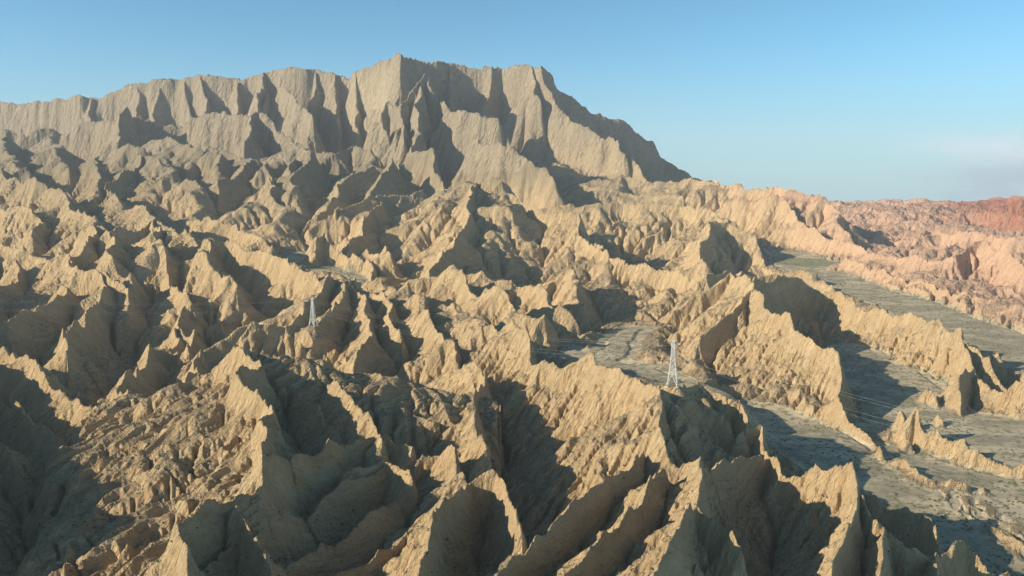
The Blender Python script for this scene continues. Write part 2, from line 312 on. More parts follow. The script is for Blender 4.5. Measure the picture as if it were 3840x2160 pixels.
ridge([(1219,960,465),(1205,975,450),(1185,995,430),(1189,1030,402),(1184,1060,380),(1200,1100,350),(1215,1130,335)], **NR1)
ridge([(593,860,430),(610,883,415),(637,890,405),(653,906,395),(623,926,378),(603,943,366),(630,966,350),(667,986,338),(687,1033,318),(653,1043,310),(670,1066,298),(667,1120,278),(667,1166,262),(660,1206,250),(630,1226,244),(547,1256,234),(500,1293,222),(437,1326,210),(467,1376,196),(467,1449,180),(440,1530,165)],
      w=.27, e=1.0, s=.8, n=1.2, cw=11, ce=12, cs=8, cn=8, lam=22, fl=.6, skew=.35, d0=85)
ridge([(593,860,430),(560,905,430),(530,950,435),(483,1010,435),(407,1049,420),(367,1083,402),(300,1133,378),(250,1173,352),(223,1206,334),(213,1283,300),(173,1356,266),(150,1449,232),(140,1560,204)],
      w=1.9, e=.25, s=.8, n=1.9, cw=6, ce=0, cs=2, cn=6, lam=22, fl=.55, R=150)
ridge([(620,940,395),(645,915,420),(670,893,470),(740,910,455),(800,955,420),(860,985,395),(909,1012,375),(940,1065,348),(960,1095,335)], **NR1)
ridge([(667,1166,262),(740,1150,290),(800,1130,310),(859,1109,330),(930,1097,340),(972,1096,345),(1032,1120,340)], **NR1)
ridge([(-150,870,680),(-60,880,620),(0,890,575),(40,905,545),(90,900,530),(140,945,500),(220,1020,450),(300,1070,410)], w=.8, e=.8, s=.6, n=.9, ce=3, lam=26, fl=.9)
ridge([(480,1449,205),(600,1370,228),(760,1290,262),(850,1230,290),(960,1180,315)], w=.8, e=1.0, s=.8, n=.8, cs=4, lam=15, fl=.9)
ridge([(640,1449,218),(800,1370,240),(930,1290,268),(1000,1240,290)], w=.8, e=1.0, s=.8, n=.8, cs=4, lam=15, fl=.9)
ridge([(820,1449,222),(930,1400,232),(1040,1330,250)], w=.8, e=1.0, s=.8, n=.8, cs=4, lam=15, fl=.9)
ridge([(1400,1449,212),(1500,1350,238),(1600,1250,268),(1660,1180,300)], w=.5, e=1.3, s=.8, n=.9, ce=6, lam=15, fl=.8)
ridge([(560,1290,232),(620,1340,222),(660,1400,212),(690,1470,200)], w=.9, e=1.1, s=.9, n=.8, cs=4, lam=12, fl=1)
ridge([(900,1180,310),(960,1160,320),(1010,1180,312),(1035,1215,300)], w=.8, e=1.2, s=.9, n=.8, cs=5, lam=12, fl=1)
ridge([(690,960,430),(760,1010,390),(830,1060,360),(860,1109,335)], w=.7, e=1.0, s=.8, n=.8, cs=4, lam=15, fl=.9)
ridge([(-60,960,520),(40,1020,460),(120,1090,410),(190,1150,370),(230,1190,350)], w=.8, e=.8, s=.6, n=.9, ce=3, lam=26, fl=.9)
ridge([(-90,1060,400),(-40,1100,380),(10,1130,370),(60,1230,345),(95,1330,312),(105,1449,272)], w=.9, e=.8, s=.8, n=.9, ce=3, lam=24, fl=.9)
ridge([(-100,660,900),(-130,760,700),(-150,850,560),(-200,940,450),(-260,960,370),(-360,1060,290),(-480,1160,230)], w=.8, e=1.1, s=.9, n=.9, lam=30, fl=.9)
ridge([(300,958,510),(330,1000,460),(370,1040,420)], **LF)
ridge([(500,893,625),(470,960,520),(450,1000,470)], **LF)
# --- right: the great ridge between the two washes
ridge([(1640,842,860),(1700,775,880),(1770,722,900),(1830,692,930),(1880,690,900),(1903,702,850),(1890,715,770),(1917,758,720),(1964,784,685),(1994,790,665),(2000,834,635),(2024,861,615),(2050,878,600),(2087,881,590),(2107,901,575),(2114,941,558),(2117,978,540),(2112,1011,522),(2130,1044,508),(2164,1064,498),(2187,1074,490),(2204,1091,480),(2214,1111,470),(2220,1141,455),(2230,1154,448)],
      w=.62, e=1.8, s=.8, n=1.5, cw=2, ce=16, cs=8, cn=8, lam=24, fl=.8, skew=.3)
ridge([(1890,715,770),(1850,760,740),(1800,800,720),(1750,850,690)], w=.7, e=1.0, s=.8, n=1, lam=22, fl=.8)
ridge([(1903,702,850),(1960,690,930),(2040,700,980),(2114,725,960),(2139,749,910),(2160,772,870),(2190,768,850),(2237,791,815),(2280,780,790),(2317,790,765),(2350,805,735),(2404,815,690),(2424,841,668),(2457,868,655),(2484,915,635),(2527,955,620)],
      w=.9, e=1.8, s=1.25, n=1.6, cw=4, ce=12, cs=14, cn=8, lam=20, fl=.9)
ridge([(2424,841,668),(2434,868,650),(2445,915,622),(2467,941,602),(2497,965,585),(2530,978,572),(2557,965,575),(2590,985,560),(2700,1010,545)],
      w=.9, e=1.8, s=1.2, n=1.6, cw=4, ce=10, cs=10, cn=8, lam=18, fl=.7)
ridge([(2445,905,625),(2412,931,600),(2417,960,586),(2424,1035,556)], w=1.0, e=1.6, s=1.2, n=1.6, ce=8, lam=16, fl=.7)
ridge([(1897,690,1250),(1950,682,1260),(2007,676,1270),(2040,677,1260),(2054,699,1200),(2100,710,1140)], w=.8, e=1.4, s=.9, n=1.3, cs=5, lam=22, fl=.9)
ridge([(1780,692,1020),(1830,675,1080),(1880,680,1180),(1897,690,1250)], w=.8, e=1.4, s=.9, n=1.3, cs=5, lam=26, fl=.9)
# small teeth on the wash
TT = dict(w=1.1, e=1.6, s=1.3, n=1.5, cw=2, ce=3, cs=3, cn=3, lam=8, fl=.7)
ridge([(2230,1154,448),(2252,1158,440),(2277,1147,437),(2307,1186,420)], **TT)
ridge([(2307,1186,420),(2340,1203,412),(2380,1210,410),(2450,1214,408)], w=.8, e=1, s=.8, n=1, cw=0, ce=0, cs=0, cn=0, lam=8, fl=.6)
ridge([(2296,1062,490),(2307,1033,496),(2322,1060,486),(2335,1078,480),(2357,1065,482),(2385,1095,468),(2421,1090,465),(2435,1118,452),(2475,1132,445),(2500,1135,443),(2535,1160,430),(2576,1155,430),(2650,1180,420)], **TT)
ridge([(2270,1040,520),(2274,1020,525),(2279,1045,518)], w=2.4, e=2.4, s=2.4, n=2.4, lam=6)
ridge([(2334,972,592),(2340,980,586),(2358,990,578)], w=1.4, e=1.6, s=1.4, n=1.6, lam=6)
ridge([(2355,1022,540),(2362,1030,535)], w=1.4, e=1.6, s=1.4, n=1.6, lam=6)
ridge([(2285,1092,480),(2300,1094,476)], w=1.4, e=1.6, s=1.4, n=1.6, lam=6)
ridge([(2472,868,690),(2500,870,685)], w=1.2, e=1.4, s=1.2, n=1.6, lam=6)
ridge([(2240,1233,400),(2243,1228,400)], w=2.4, e=2.4, s=2.4, n=2.4, lam=5)
ridge([(2365,1240,402),(2400,1262,388),(2440,1290,372),(2490,1315,358),(2540,1345,345),(2600,1375,332)], w=.9, e=.25, s=1.3, n=.25, cw=1, ce=0, cs=1, cn=0, lam=6, fl=.5, R=30)
# near right walls
NW = dict(w=.85, e=1.9, s=1.05, n=1.6, cw=3, ce=10, cs=8, cn=8, lam=15, fl=.85, skew=.15)
ridge([(1827,1004,430),(1867,1002,425),(1882,1040,410),(1876,1061,402),(1924,1061,405),(1929,1091,390),(1936,1139,372),(1957,1136,368),(1970,1166,355),(2017,1172,350),(2040,1156,352),(2050,1172,345),(2084,1182,340),(2117,1176,338),(2140,1166,338),(2147,1199,325),(2149,1232,312),(2164,1266,302),(2174,1286,296),(2190,1313,288),(2207,1316,290),(2234,1336,287),(2264,1359,284),(2290,1373,283),(2317,1379,286),(2340,1386,290),(2394,1379,300),(2417,1376,305),(2450,1399,302),(2484,1426,298),(2534,1446,298),(2620,1470,298)], **NW)
ridge([(2160,1200,350),(2184,1233,346),(2210,1256,340),(2250,1263,340),(2284,1276,336),(2310,1289,332),(2337,1306,326),(2345,1335,318),(2350,1380,305)], **NW)
ridge([(1747,1150,310),(1800,1160,330),(1850,1150,350),(1900,1150,365),(1936,1150,372)], w=.9, e=1.1, s=1.2, n=.9, cs=10, lam=15, fl=.9)
ridge([(2147,1232,312),(2120,1330,270),(2100,1400,250),(2090,1460,235)], w=.9, e=1.1, s=1.0, n=.9, lam=15, fl=.9)
ridge([(2207,1316,290),(2210,1380,262),(2200,1449,240),(2190,1530,220)], w=1.0, e=1.2, s=1.0, n=.9, lam=13, fl=.8)
ridge([(2340,1386,290),(2345,1430,272),(2340,1500,250)], w=1.0, e=1.4, s=1.0, n=.9, lam=13, fl=.8)
ridge([(1761,1249,262),(1830,1330,255),(1880,1400,240)], w=1.0, e=1.2, s=1.0, n=1.0, lam=14, fl=.9)
#ENDRIDGEDATA

for k, (pts, o) in enumerate(RIDGES):
    Q = [P(*p) for p in pts]
    if o['lam'] is None: o['lam'] = max(14, Q[0][1] * .03)
    t = k * 517.3
    for q, r in zip(Q[:-1], Q[1:]):
        seg_layer(q[0], q[1], q[2], r[0], r[1], r[2], t, o, k * 13)
        t += math.hypot(r[0] - q[0], r[1] - q[1])
print('ridges', time.time() - T00)

# ------------------------------------------------------------------ washes (flat floors)
FLOORS = [   # px, py, distance, half-width in metres
    [(2700,1440,330,60),(2560,1420,330,45),(2440,1330,362,40),(2300,1250,395,32),(2160,1150,450,30),(2020,1090,500,28),(1900,1040,545,14)],
    [(2750,1260,390,90),(2576,1210,420,80),(2440,1150,470,60),(2340,1080,525,45),(2270,1000,595,34),(2210,930,690,30),(2160,880,780,16)],
    [(2750,1100,500,60),(2560,1080,530,50),(2440,1090,520,40)],
    [(2800,940,680,80),(2576,900,740,55),(2480,850,840,50),(2340,790,1000,48),(2230,750,1120,42),(2150,725,1210,34),(2090,695,1300,42),(2030,660,1440,62),(1985,625,1600,42),(1960,606,1700,20)],
    [(1300,855,750,8),(1400,880,730,13),(1500,908,685,17),(1600,932,635,18),(1680,960,580,12)],
    [(1520,905,685,12),(1570,855,780,8),(1600,830,830,6)],
    [(690,605,1480,18),(740,630,1380,30),(800,665,1220,34),(850,690,1130,22),(950,712,1080,12)],
    [(555,520,1700,22),(580,545,1560,14)],
    [(1760,985,520,24),(1810,1000,505,20)],
]
FZ = np.zeros_like(H); FW = np.zeros_like(H); FD = np.full_like(H, 1e6)
for fl in FLOORS:
    Q = [P(*p[:3]) + (p[3],) for p in fl]
    for q, r in zip(Q[:-1], Q[1:]):
        vx, vy = r[0] - q[0], r[1] - q[1]; LL = vx * vx + vy * vy
        R = max(q[3], r[3]) + 60
        r0 = max(0, int(row_of(min(q[1], r[1]) - R))); r1 = min(NR, int(row_of(max(q[1], r[1]) + R)) + 2)
        X = WX[r0:r1]; Y = WY[r0:r1]
        t = np.clip(((X - q[0]) * vx + (Y - q[1]) * vy) / LL, 0, 1)
        d = np.hypot(X - q[0] - t * vx, Y - q[1] - t * vy) - (q[3] + t * (r[3] - q[3]))
        z = q[2] + t * (r[2] - q[2])
        w = np.exp(-np.maximum(d, 0) / 8) * (d < R)
        FZ[r0:r1] += w * z; FW[r0:r1] += w
        FD[r0:r1] = np.minimum(FD[r0:r1], d)
FZ = FZ / np.maximum(FW, 1e-9)
inside = FW > 1e-3

# generic broken ground between the traced ridges
amp = np.clip(YY * 0.028, 12, 44) * (1 - .45 * sstep(300, 700, XX))
fill = BASE + amp * (ridged(WX, WY, 150, 2, 40) * .8 + ridged(WX, WY, 62, 5, 50, .55) * .55 - .25)
fill -= 38 * sstep(90, 200, XX) * sstep(560, 450, XX) * sstep(1080, 1200, YY) * sstep(1720, 1600, YY)
# open the floors: nothing generic rises there
k = sstep(0, 40, FD)
fill = fill + 42 * ridged(WX, WY, 330, 3, 44) * sstep(600, 900, XX) * sstep(1500, 2000, YY)
fill = np.where(inside, np.minimum(fill, FZ - 3 + 60 * k), fill)
fill = np.where(inside, np.maximum(fill, FZ - 2 + .2 * np.maximum(FD, 0) - 80 * sstep(32, 60, FD)), fill)
def smax(a, b, k):
    d = np.clip(0.5 + 0.5 * (a - b) / k, 0, 1)
    return b + (a - b) * d + k * d * (1 - d)
H = smax(H, fill, 5.0)
bed = FZ + 0.35 * fbm(XX, YY, 30, 4, 70) + 0.12 * fbm(XX, YY, 4, 3, 75)
bedw = sstep(26, 0, FD)
H = np.where(inside, smax(H, bed - (1 - bedw) * 60, 5.0), H)
isbed = inside & (H < bed + 1.6)
print('floors', time.time() - T00)

# ------------------------------------------------------------------ small-scale erosion detail
rock = 1 - sstep(2.5, 0.5, np.where(inside, H - bed, 50))
dist = np.clip(YY / 500, .35, 4)
H += rock * fbm(WX, WY, 45, 3, 80) * 2.2 * np.clip(dist, .5, 3)
# tilted beds: hard and soft layers
bx, by, bz = -.80, .52, .28
sc = (XX * bx + YY * by + H * bz) + 3 * fbm(XX, YY, 90, 2, 91)
brk = .3 + 1.1 * n2(XX / 23, YY / 23, 61)
H += rock * brk * (1.2 * (n1(sc / 3.1, 3) ** 2 - .3) + .5 * (n1(sc / 1.15, 5) - .5) * sstep(1000, 500, YY) + 3.0 * (n1(sc / 10, 4) - .5))

for lam_, am_, y0_, y1_, sd_ in ((75, 15, 1000, 9e4, 111), (40, 9, 560, 4500, 113), (21, 5.0, 330, 1800, 115), (11, 3.3, 160, 1000, 117), (6, 2.1, 60, 620, 119), (3.2, 1.1, 60, 380, 121)):
    xr_, yr_ = rot(WX, WY, 23 * sd_)
    g_ = 1 - np.abs(n2(xr_ / lam_, yr_ / (lam_ * 1.5), sd_) * 2 - 1)
    H += rock * am_ * (g_ ** 1.3 - .45) * sstep(y0_ * .6, y0_, YY) * sstep(y1_, y1_ * .6, YY) * (.3 + 1.1 * n2(XX / (lam_ * 5), YY / (lam_ * 5), sd_ + 1)) * (1 + .4 * sstep(100, -50, XX) * sstep(420, 520, YY) * (YY < 1700)) * (1 - .6 * (YY > 1900) * (XX < 900)) * (1 - .5 * sstep(90, 200, XX) * sstep(1050, 1200, YY))
al = XX * .54 + YY * .84 + 2 * fbm(XX, YY, 40, 2, 95)
sc2 = sc + 2.2 * fbm(XX, YY, 14, 3, 97)
for lam_, ln_, am_, far_ in ((34, 150, 14, 9e4), (16, 70, 9, 4000), (7.5, 30, 5.5, 1900), (3.4, 13, 2.8, 950), (1.6, 6, 1.2, 480)):
    g_ = 1 - np.abs(n2(sc2 / lam_, al / ln_, 63) * 2 - 1)
    H += rock * .6 * am_ * (g_ - .5) * sstep(far_, far_ * .5, YY) * (.25 + 1.2 * n2(XX / 31, YY / 31, 67)) * (1 if lam_ < 10 else sstep(lam_ * 20, lam_ * 50, YY))
# drainage: rain gathers into streams that cut branching gullies (stream-power law)
import heapq
def flood(h):
    """surface with every hollow filled to its outlet, used only to find where water goes"""
    R_, C_ = h.shape; f = h.ravel().tolist(); n = R_ * C_
    done = bytearray(n); hp = []
    for i in range(R_):
        for j in (0, C_ - 1):
            q = i * C_ + j
            if not done[q]: done[q] = 1; hp.append((f[q], q))
    for j in range(C_):
        for i in (0, R_ - 1):
            q = i * C_ + j
            if not done[q]: done[q] = 1; hp.append((f[q], q))
    heapq.heapify(hp); push = heapq.heappush; pop = heapq.heappop
    offs = (-C_ - 1, -C_, -C_ + 1, -1, 1, C_ - 1, C_, C_ + 1)
    while hp:
        z, q = pop(hp); z += 1e-3
        for o_ in offs:
            r = q + o_
            if 0 <= r < n and not done[r]:
                done[r] = 1
                if f[r] < z: f[r] = z
                push(hp, (f[r], r))
    return np.array(f, np.float32).reshape(R_, C_)
def streams(h, iters, Kd, m, refill, seed, sm):
    R_, C_ = h.shape; n = R_ * C_
    rg = np.random.RandomState(seed); idx = np.arange(n).reshape(R_, C_)
    base = h.copy(); fill_ = None
    for it in range(iters):
        if it % refill == 0: lift = flood(h) - h
        hf = h + lift * (lift > 0)
        best = np.full((R_ - 2, C_ - 2), 1e-6, np.float32); rc = idx.copy(); dist_ = np.ones((R_ - 2, C_ - 2), np.float32)
        cen = hf[1:-1, 1:-1]
        for a_ in (-1, 0, 1):
            for b_ in (-1, 0, 1):
                if a_ == 0 and b_ == 0: continue
                L = math.sqrt(a_ * a_ + b_ * b_)
                s_ = (cen - hf[1 + a_:R_ - 1 + a_, 1 + b_:C_ - 1 + b_]) / L
                s_ = s_ * (1 + .25 * (rg.rand(R_ - 2, C_ - 2).astype(np.float32) - .5))
                w = s_ > best
                best = np.where(w, s_, best); dist_ = np.where(w, L, dist_)
                rc[1:-1, 1:-1] = np.where(w, idx[1 + a_:R_ - 1 + a_, 1 + b_:C_ - 1 + b_], rc[1:-1, 1:-1])
        order = np.argsort(-hf.ravel(), kind='stable').tolist(); rl = rc.ravel().tolist()
        acc = [1.0] * n
        for q in order:
            r = rl[q]
            if r != q: acc[r] += acc[q]
        A = np.array(acc, np.float32).reshape(R_, C_)
        drop = np.maximum(h - h.ravel()[rc], 0)
        sl = drop.copy(); sl[1:-1, 1:-1] /= dist_
        E = Kd * np.power(np.minimum(A, 6000), m) * np.minimum(sl, 1.3)
        h = h - np.minimum(E, .55 * drop)
        if sm:
            hh = h.copy()
            hh[1:-1, 1:-1] += sm * ((h[:-2, 1:-1] + h[2:, 1:-1] + h[1:-1, :-2] + h[1:-1, 2:]) / 4 - h[1:-1, 1:-1])
            h = hh
    return h - base
def upsample(D, R_, C_):
    ri = np.linspace(0, D.shape[0] - 1, R_); ci = np.linspace(0, D.shape[1] - 1, C_)
    i = np.minimum(ri.astype(int), D.shape[0] - 2); f = (ri - i)[:, None].astype(np.float32)
    D = D[i] * (1 - f) + D[i + 1] * f
    j = np.minimum(ci.astype(int), D.shape[1] - 2); g = (ci - j)[None, :].astype(np.float32)
    return D[:, j] * (1 - g) + D[:, j + 1] * g
def stage(kr, kc, iters, Kd, m, refill, seed, sm, lim):
    global H
    ri = np.linspace(0, NR - 1, NR // kr).round().astype(int); ci = np.linspace(0, NC - 1, NC // kc).round().astype(int)
    cell = (rows[ri] * dlr * kr)[:, None].astype(np.float32)
    D = streams(H[np.ix_(ri, ci)] / cell, iters, Kd, m, refill, seed, sm)
    D = np.clip(D, -lim, lim) * cell * (1 - .5 * sstep(1600, 2600, rows[ri])[:, None])
    H = H + rock * upsample(D, NR, NC)
stage(2, 4, 22, .034, .42, 8, 1, .02, 12)
print('streams 1', time.time() - T00)
cl_ = rows[:, None] * dlr
stage(1, 2, 7, .042, .42, 99, 2, 0, 3.5)
print('streams 2', time.time() - T00)
# rills: droplets carve the slopes
def carve(H, ndrop, steps, seed, strength):
    """rain runs down the slopes and cuts where it gathers; returns the change of height"""
    rg = np.random.RandomState(seed)
    cell = (rows * dlr).astype(np.float32)[:, None]
    Hn = (H / cell).astype(np.float32).ravel()
    base = Hn.copy()
    pr = rg.rand(ndrop).astype(np.float32) * (NR - 3) + 1; pc = rg.rand(ndrop).astype(np.float32) * (NC - 3) + 1
    dr = np.zeros(ndrop, np.float32); dc = np.zeros(ndrop, np.float32)
    for s in range(steps):
        i = pr.astype(np.int32); j = pc.astype(np.int32); fr = pr - i; fc = pc - j
        q = i * NC + j
        a = Hn[q]; b = Hn[q + 1]; c = Hn[q + NC]; d = Hn[q + NC + 1]
        gc = ((b - a) * (1 - fr) + (d - c) * fr) * 1.6; gr = (c - a) * (1 - fc) + (d - b) * fc
        dr = dr * .35 - gr; dc = dc * .35 - gc
        L = np.sqrt(dr * dr + dc * dc) + 1e-6; dr /= L; dc /= L
        slope = np.sqrt(gc * gc + gr * gr)
        cut = strength * np.minimum(slope, 1.5) * min(1, .3 + s / 12)
        tot = np.bincount(q, weights=cut * (1 - fr) * (1 - fc), minlength=NR * NC)
        tot += np.bincount(q + 1, weights=cut * (1 - fr) * fc, minlength=NR * NC)
        tot += np.bincount(q + NC, weights=cut * fr * (1 - fc), minlength=NR * NC)
        tot += np.bincount(q + NC + 1, weights=cut * fr * fc, minlength=NR * NC)
        Hn -= np.minimum(tot, .12).astype(np.float32)
        pr = np.clip(pr + dr, 1, NR - 3); pc = np.clip(pc + dc, 1, NC - 3)
    D = (Hn - base).reshape(NR, NC)
    B = D.copy()
    B[1:-1] = (D[:-2] + 2 * D[1:-1] + D[2:]) / 4; D = B.copy()
    D[:, 1:-1] = (B[:, :-2] + 2 * B[:, 1:-1] + B[:, 2:]) / 4
    return D * cell
for it in range(1):
    H = H + rock * carve(H, int(NR * NC * .05), 30, 100 + it, .06)
print('erosion', time.time() - T00)

H = np.where(inside, np.maximum(H, bed - (1 - bedw) * 60), H)
for q_ in (P(1691, 970, 410), P(788, 820, 670)):          # the knobs of rock the pylons stand on
    d_ = np.hypot(XX - q_[0], (YY - q_[1]) * .8); d_ = d_ * (1 + .55 * fbm(XX, YY, 13, 2, 121)) + sstep(4, 9, d_) * (2.6 * ridged(XX, YY, 7, 3, 123) + 2 * fbm(XX, YY, 20, 2, 125))
    H = np.maximum(H, q_[2] - .85 * np.maximum(d_ - 4.5, 0) - .9 * np.maximum(d_ - 16, 0))
isbed = inside & (H < bed + .9) & (bedw > .2)
# ------------------------------------------------------------------ meshes
def height_at(x, y):
    u = x / (y + YO); c = (u - U0) / (U1 - U0) * (NC - 1); r = row_of(y)
    i, j = int(r), int(c); fr, fc = r - i, c - j
    return float((H[i, j] * (1 - fc) + H[i, j + 1] * fc) * (1 - fr) + (H[i + 1, j] * (1 - fc) + H[i + 1, j + 1] * fc) * fr)

ids = np.arange(NR * NC).reshape(NR, NC)
fm = np.stack([ids[:-1, :-1], ids[:-1, 1:], ids[1:, 1:], ids[1:, :-1]], -1)
Hc = H[:-1, :-1]; Yc = YY[:-1, :-1]; Xc = XX[:-1, :-1]
bedf = isbed[:-1, :-1]
mtn = (Yc > 1950) & (Xc < 900) & (Hc > 40) & ~bedf
far = (Yc > 1950) & (Xc >= 900) & ~bedf
ter = ~(mtn | far | bedf)
CO = np.stack([XX, YY, H], -1).reshape(-1, 3).astype(np.float32)
def steepness():
    gy = np.gradient(H, axis=0) / (YY * dlr); gx = np.gradient(H, axis=1) / ((YY + YO) * (us[1] - us[0]))
    return np.hypot(gx, gy)
def sub_mesh(name, mask, mat, smooth=True):
    f = fm[mask]
    used = np.unique(f); remap = np.full(NR * NC, -1, np.int32); remap[used] = np.arange(len(used))
    f = remap[f].astype(np.int32); v = CO[used]
    me = bpy.data.meshes.new(name)
    me.vertices.add(len(v)); me.vertices.foreach_set('co', v.ravel())
    me.loops.add(f.size); me.loops.foreach_set('vertex_index', f.ravel())
    me.polygons.add(len(f)); me.polygons.foreach_set('loop_start', np.arange(0, f.size, 4, dtype=np.int32))
    me.polygons.foreach_set('use_smooth', np.zeros(len(f), bool))
    me.update(calc_edges=False)
    me.materials.append(mat)
    ob = bpy.data.objects.new(name, me); C.collection.objects.link(ob); ob['kind'] = 'structure'
    return ob

def nd(nt, typ, **kw):
    n = nt.nodes.new(typ)
    for k, v in kw.items():
        if k in n.bl_rna.properties: setattr(n, k, v)
        else: n.inputs[k].default_value = v
    return n
def math_(nt, op, a, b=None, clamp=False):
    n = nt.nodes.new('ShaderNodeMath'); n.operation = op; n.use_clamp = clamp
    for i, q in enumerate((a, b)):
        if q is None: continue
        if isinstance(q, (int, float)): n.inputs[i].default_value = q
        else: nt.links.new(q, n.inputs[i])
    return n.outputs[0]
def mixc(nt, f, a, b, mode='MIX'):
    n = nt.nodes.new('ShaderNodeMix'); n.data_type = 'RGBA'; n.blend_type = mode
    for i, q in ((0, f), (6, a), (7, b)):
        if isinstance(q, (int, float)): n.inputs[i].default_value = q
        elif isinstance(q, tuple): n.inputs[i].default_value = q + (1,) if len(q) == 3 else q
        else: nt.links.new(q, n.inputs[i])
    return n.outputs[2]
def ramp(nt, v, lo, hi, smooth=True):
    n = nt.nodes.new('ShaderNodeMapRange'); n.interpolation_type = 'SMOOTHSTEP' if smooth else 'LINEAR'
    n.inputs[1].default_value = lo; n.inputs[2].default_value = hi
    nt.links.new(v, n.inputs[0]); return n.outputs[0]
def noise(nt, co, scale, detail=6, rough=.55, vscale=None):
    n = nt.nodes.new('ShaderNodeTexNoise'); n.inputs['Scale'].default_value = scale
    n.inputs['Detail'].default_value = detail; n.inputs['Roughness'].default_value = rough
    if vscale:
        m = nt.nodes.new('ShaderNodeMapping'); m.inputs['Scale'].default_value = vscale[:3]
        if len(vscale) > 3: m.inputs['Rotation'].default_value = vscale[3:]
        nt.links.new(co, m.inputs[0]); co = m.outputs[0]
    nt.links.new(co, n.inputs['Vector']); return n.outputs[0]

def rock_mat(name, kind):
    m = bpy.data.materials.new(name); m.use_nodes = True; nt = m.node_tree; nt.nodes.clear()
    out = nt.nodes.new('ShaderNodeOutputMaterial'); b = nt.nodes.new('ShaderNodeBsdfPrincipled')
    b.inputs['Roughness'].default_value = 1.0; b.inputs['Specular IOR Level'].default_value = 0.08
    nt.links.new(b.outputs[0], out.inputs[0])
    g = nt.nodes.new('ShaderNodeNewGeometry'); pos = g.outputs['Position']
    sx = nt.nodes.new('ShaderNodeSeparateXYZ'); nt.links.new(pos, sx.inputs[0])
    sn = nt.nodes.new('ShaderNodeSeparateXYZ'); nt.links.new(g.outputs['True Normal'], sn.inputs[0])
    X, Y, Z = sx.outputs; NZ = sn.outputs[2]
    # stratigraphic coordinate
    st = math_(nt, 'ADD', math_(nt, 'ADD', math_(nt, 'MULTIPLY', X, -.80), math_(nt, 'MULTIPLY', Y, .52)), math_(nt, 'MULTIPLY', Z, .28))
    wob = noise(nt, pos, .012, 3)
    st = math_(nt, 'ADD', st, math_(nt, 'MULTIPLY', wob, 14))
    cx = nt.nodes.new('ShaderNodeCombineXYZ'); nt.links.new(st, cx.inputs[0])
    band1 = noise(nt, cx.outputs[0], .12, 4, .7); band2 = noise(nt, cx.outputs[0], .9, 4, .7)
    big = noise(nt, pos, .006, 3); mid = noise(nt, pos, .05, 6, .6); fine = noise(nt, pos, .6, 6, .65)
    tan_ = (.50, .352, .19); pale = (.61, .465, .27); brown = (.30, .18, .10); grey = (.32, .25, .16)
    if kind == 'rock':
        c = mixc(nt, ramp(nt, band1, .35, .65), tan_, pale)
        c = mixc(nt, math_(nt, 'MULTIPLY', ramp(nt, band2, .52, .70), .6), c, brown)
        c = mixc(nt, math_(nt, 'MULTIPLY', ramp(nt, band1, .60, .72), .5), c, (.40, .255, .155))
        # grey-green regolith on gentle ground
        soil = math_(nt, 'MULTIPLY', ramp(nt, math_(nt, 'ADD', NZ, math_(nt, 'MULTIPLY', mid, .35)), .84, 1.04), .85)
        c = mixc(nt, soil, c, grey)
        # rock turns grey towards the cliff, pink and red to the far right
        gy = math_(nt, 'MULTIPLY', ramp(nt, math_(nt, 'ADD', Z, math_(nt, 'MULTIPLY', big, 120)), -30, 130), .85)
        lx = ramp(nt, X, 700, 200)
        c = mixc(nt, math_(nt, 'MULTIPLY', gy, lx), c, (.265, .225, .155))
        pk = ramp(nt, math_(nt, 'ADD', X, math_(nt, 'MULTIPLY', math_(nt, 'SUBTRACT', big, .5), 300)), 420, 760)
        c = mixc(nt, math_(nt, 'MULTIPLY', pk, .75), c, (.62, .39, .27))
    elif kind == 'cliff':
        c = mixc(nt, ramp(nt, band1, .35, .65), (.32, .265, .185), (.42, .345, .24))
        lo = ramp(nt, math_(nt, 'ADD', Z, math_(nt, 'MULTIPLY', big, 160)), 330, 130)
        rx = ramp(nt, X, -300, 350)
        c = mixc(nt, math_(nt, 'MULTIPLY', math_(nt, 'MULTIPLY', lo, rx), .85), c, (.50, .39, .24))
        streak = noise(nt, pos, 1, 4, .6, (.03, .03, .003))
        patch = math_(nt, 'MULTIPLY', math_(nt, 'MULTIPLY', ramp(nt, X, -640, -520), ramp(nt, X, -350, -420)), math_(nt, 'MULTIPLY', ramp(nt, Z, 150, 230), ramp(nt, Z, 430, 360)))
        c = mixc(nt, math_(nt, 'ADD', math_(nt, 'MULTIPLY', ramp(nt, streak, .52, .72), .5), math_(nt, 'MULTIPLY', patch, .6), True), c, (.49, .40, .265))
        c = mixc(nt, math_(nt, 'MULTIPLY', ramp(nt, band2, .55, .75), .25), c, (.24, .19, .13))
    else:
        c = mixc(nt, ramp(nt, band1, .35, .65), (.58, .37, .265), (.64, .42, .30))
        rd = ramp(nt, math_(nt, 'ADD', math_(nt, 'SUBTRACT', X, math_(nt, 'MULTIPLY', Y, .45)), math_(nt, 'MULTIPLY', math_(nt, 'SUBTRACT', mid, .5), 500)), 150, 520)
        c = mixc(nt, math_(nt, 'MULTIPLY', rd, .85), c, (.42, .15, .09))
    c = mixc(nt, .55, c, mixc(nt, fine, (.55, .55, .55), (1.45, 1.45, 1.45)), 'MULTIPLY')
    c = mixc(nt, .5, c, mixc(nt, mid, (.6, .6, .6), (1.4, 1.4, 1.4)), 'MULTIPLY')
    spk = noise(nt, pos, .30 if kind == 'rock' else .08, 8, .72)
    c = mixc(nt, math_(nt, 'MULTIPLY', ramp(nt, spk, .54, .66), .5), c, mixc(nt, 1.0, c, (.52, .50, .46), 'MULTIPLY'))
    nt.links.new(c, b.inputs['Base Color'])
    # relief
    al = math_(nt, 'ADD', math_(nt, 'MULTIPLY', X, .54), math_(nt, 'MULTIPLY', Y, .84))
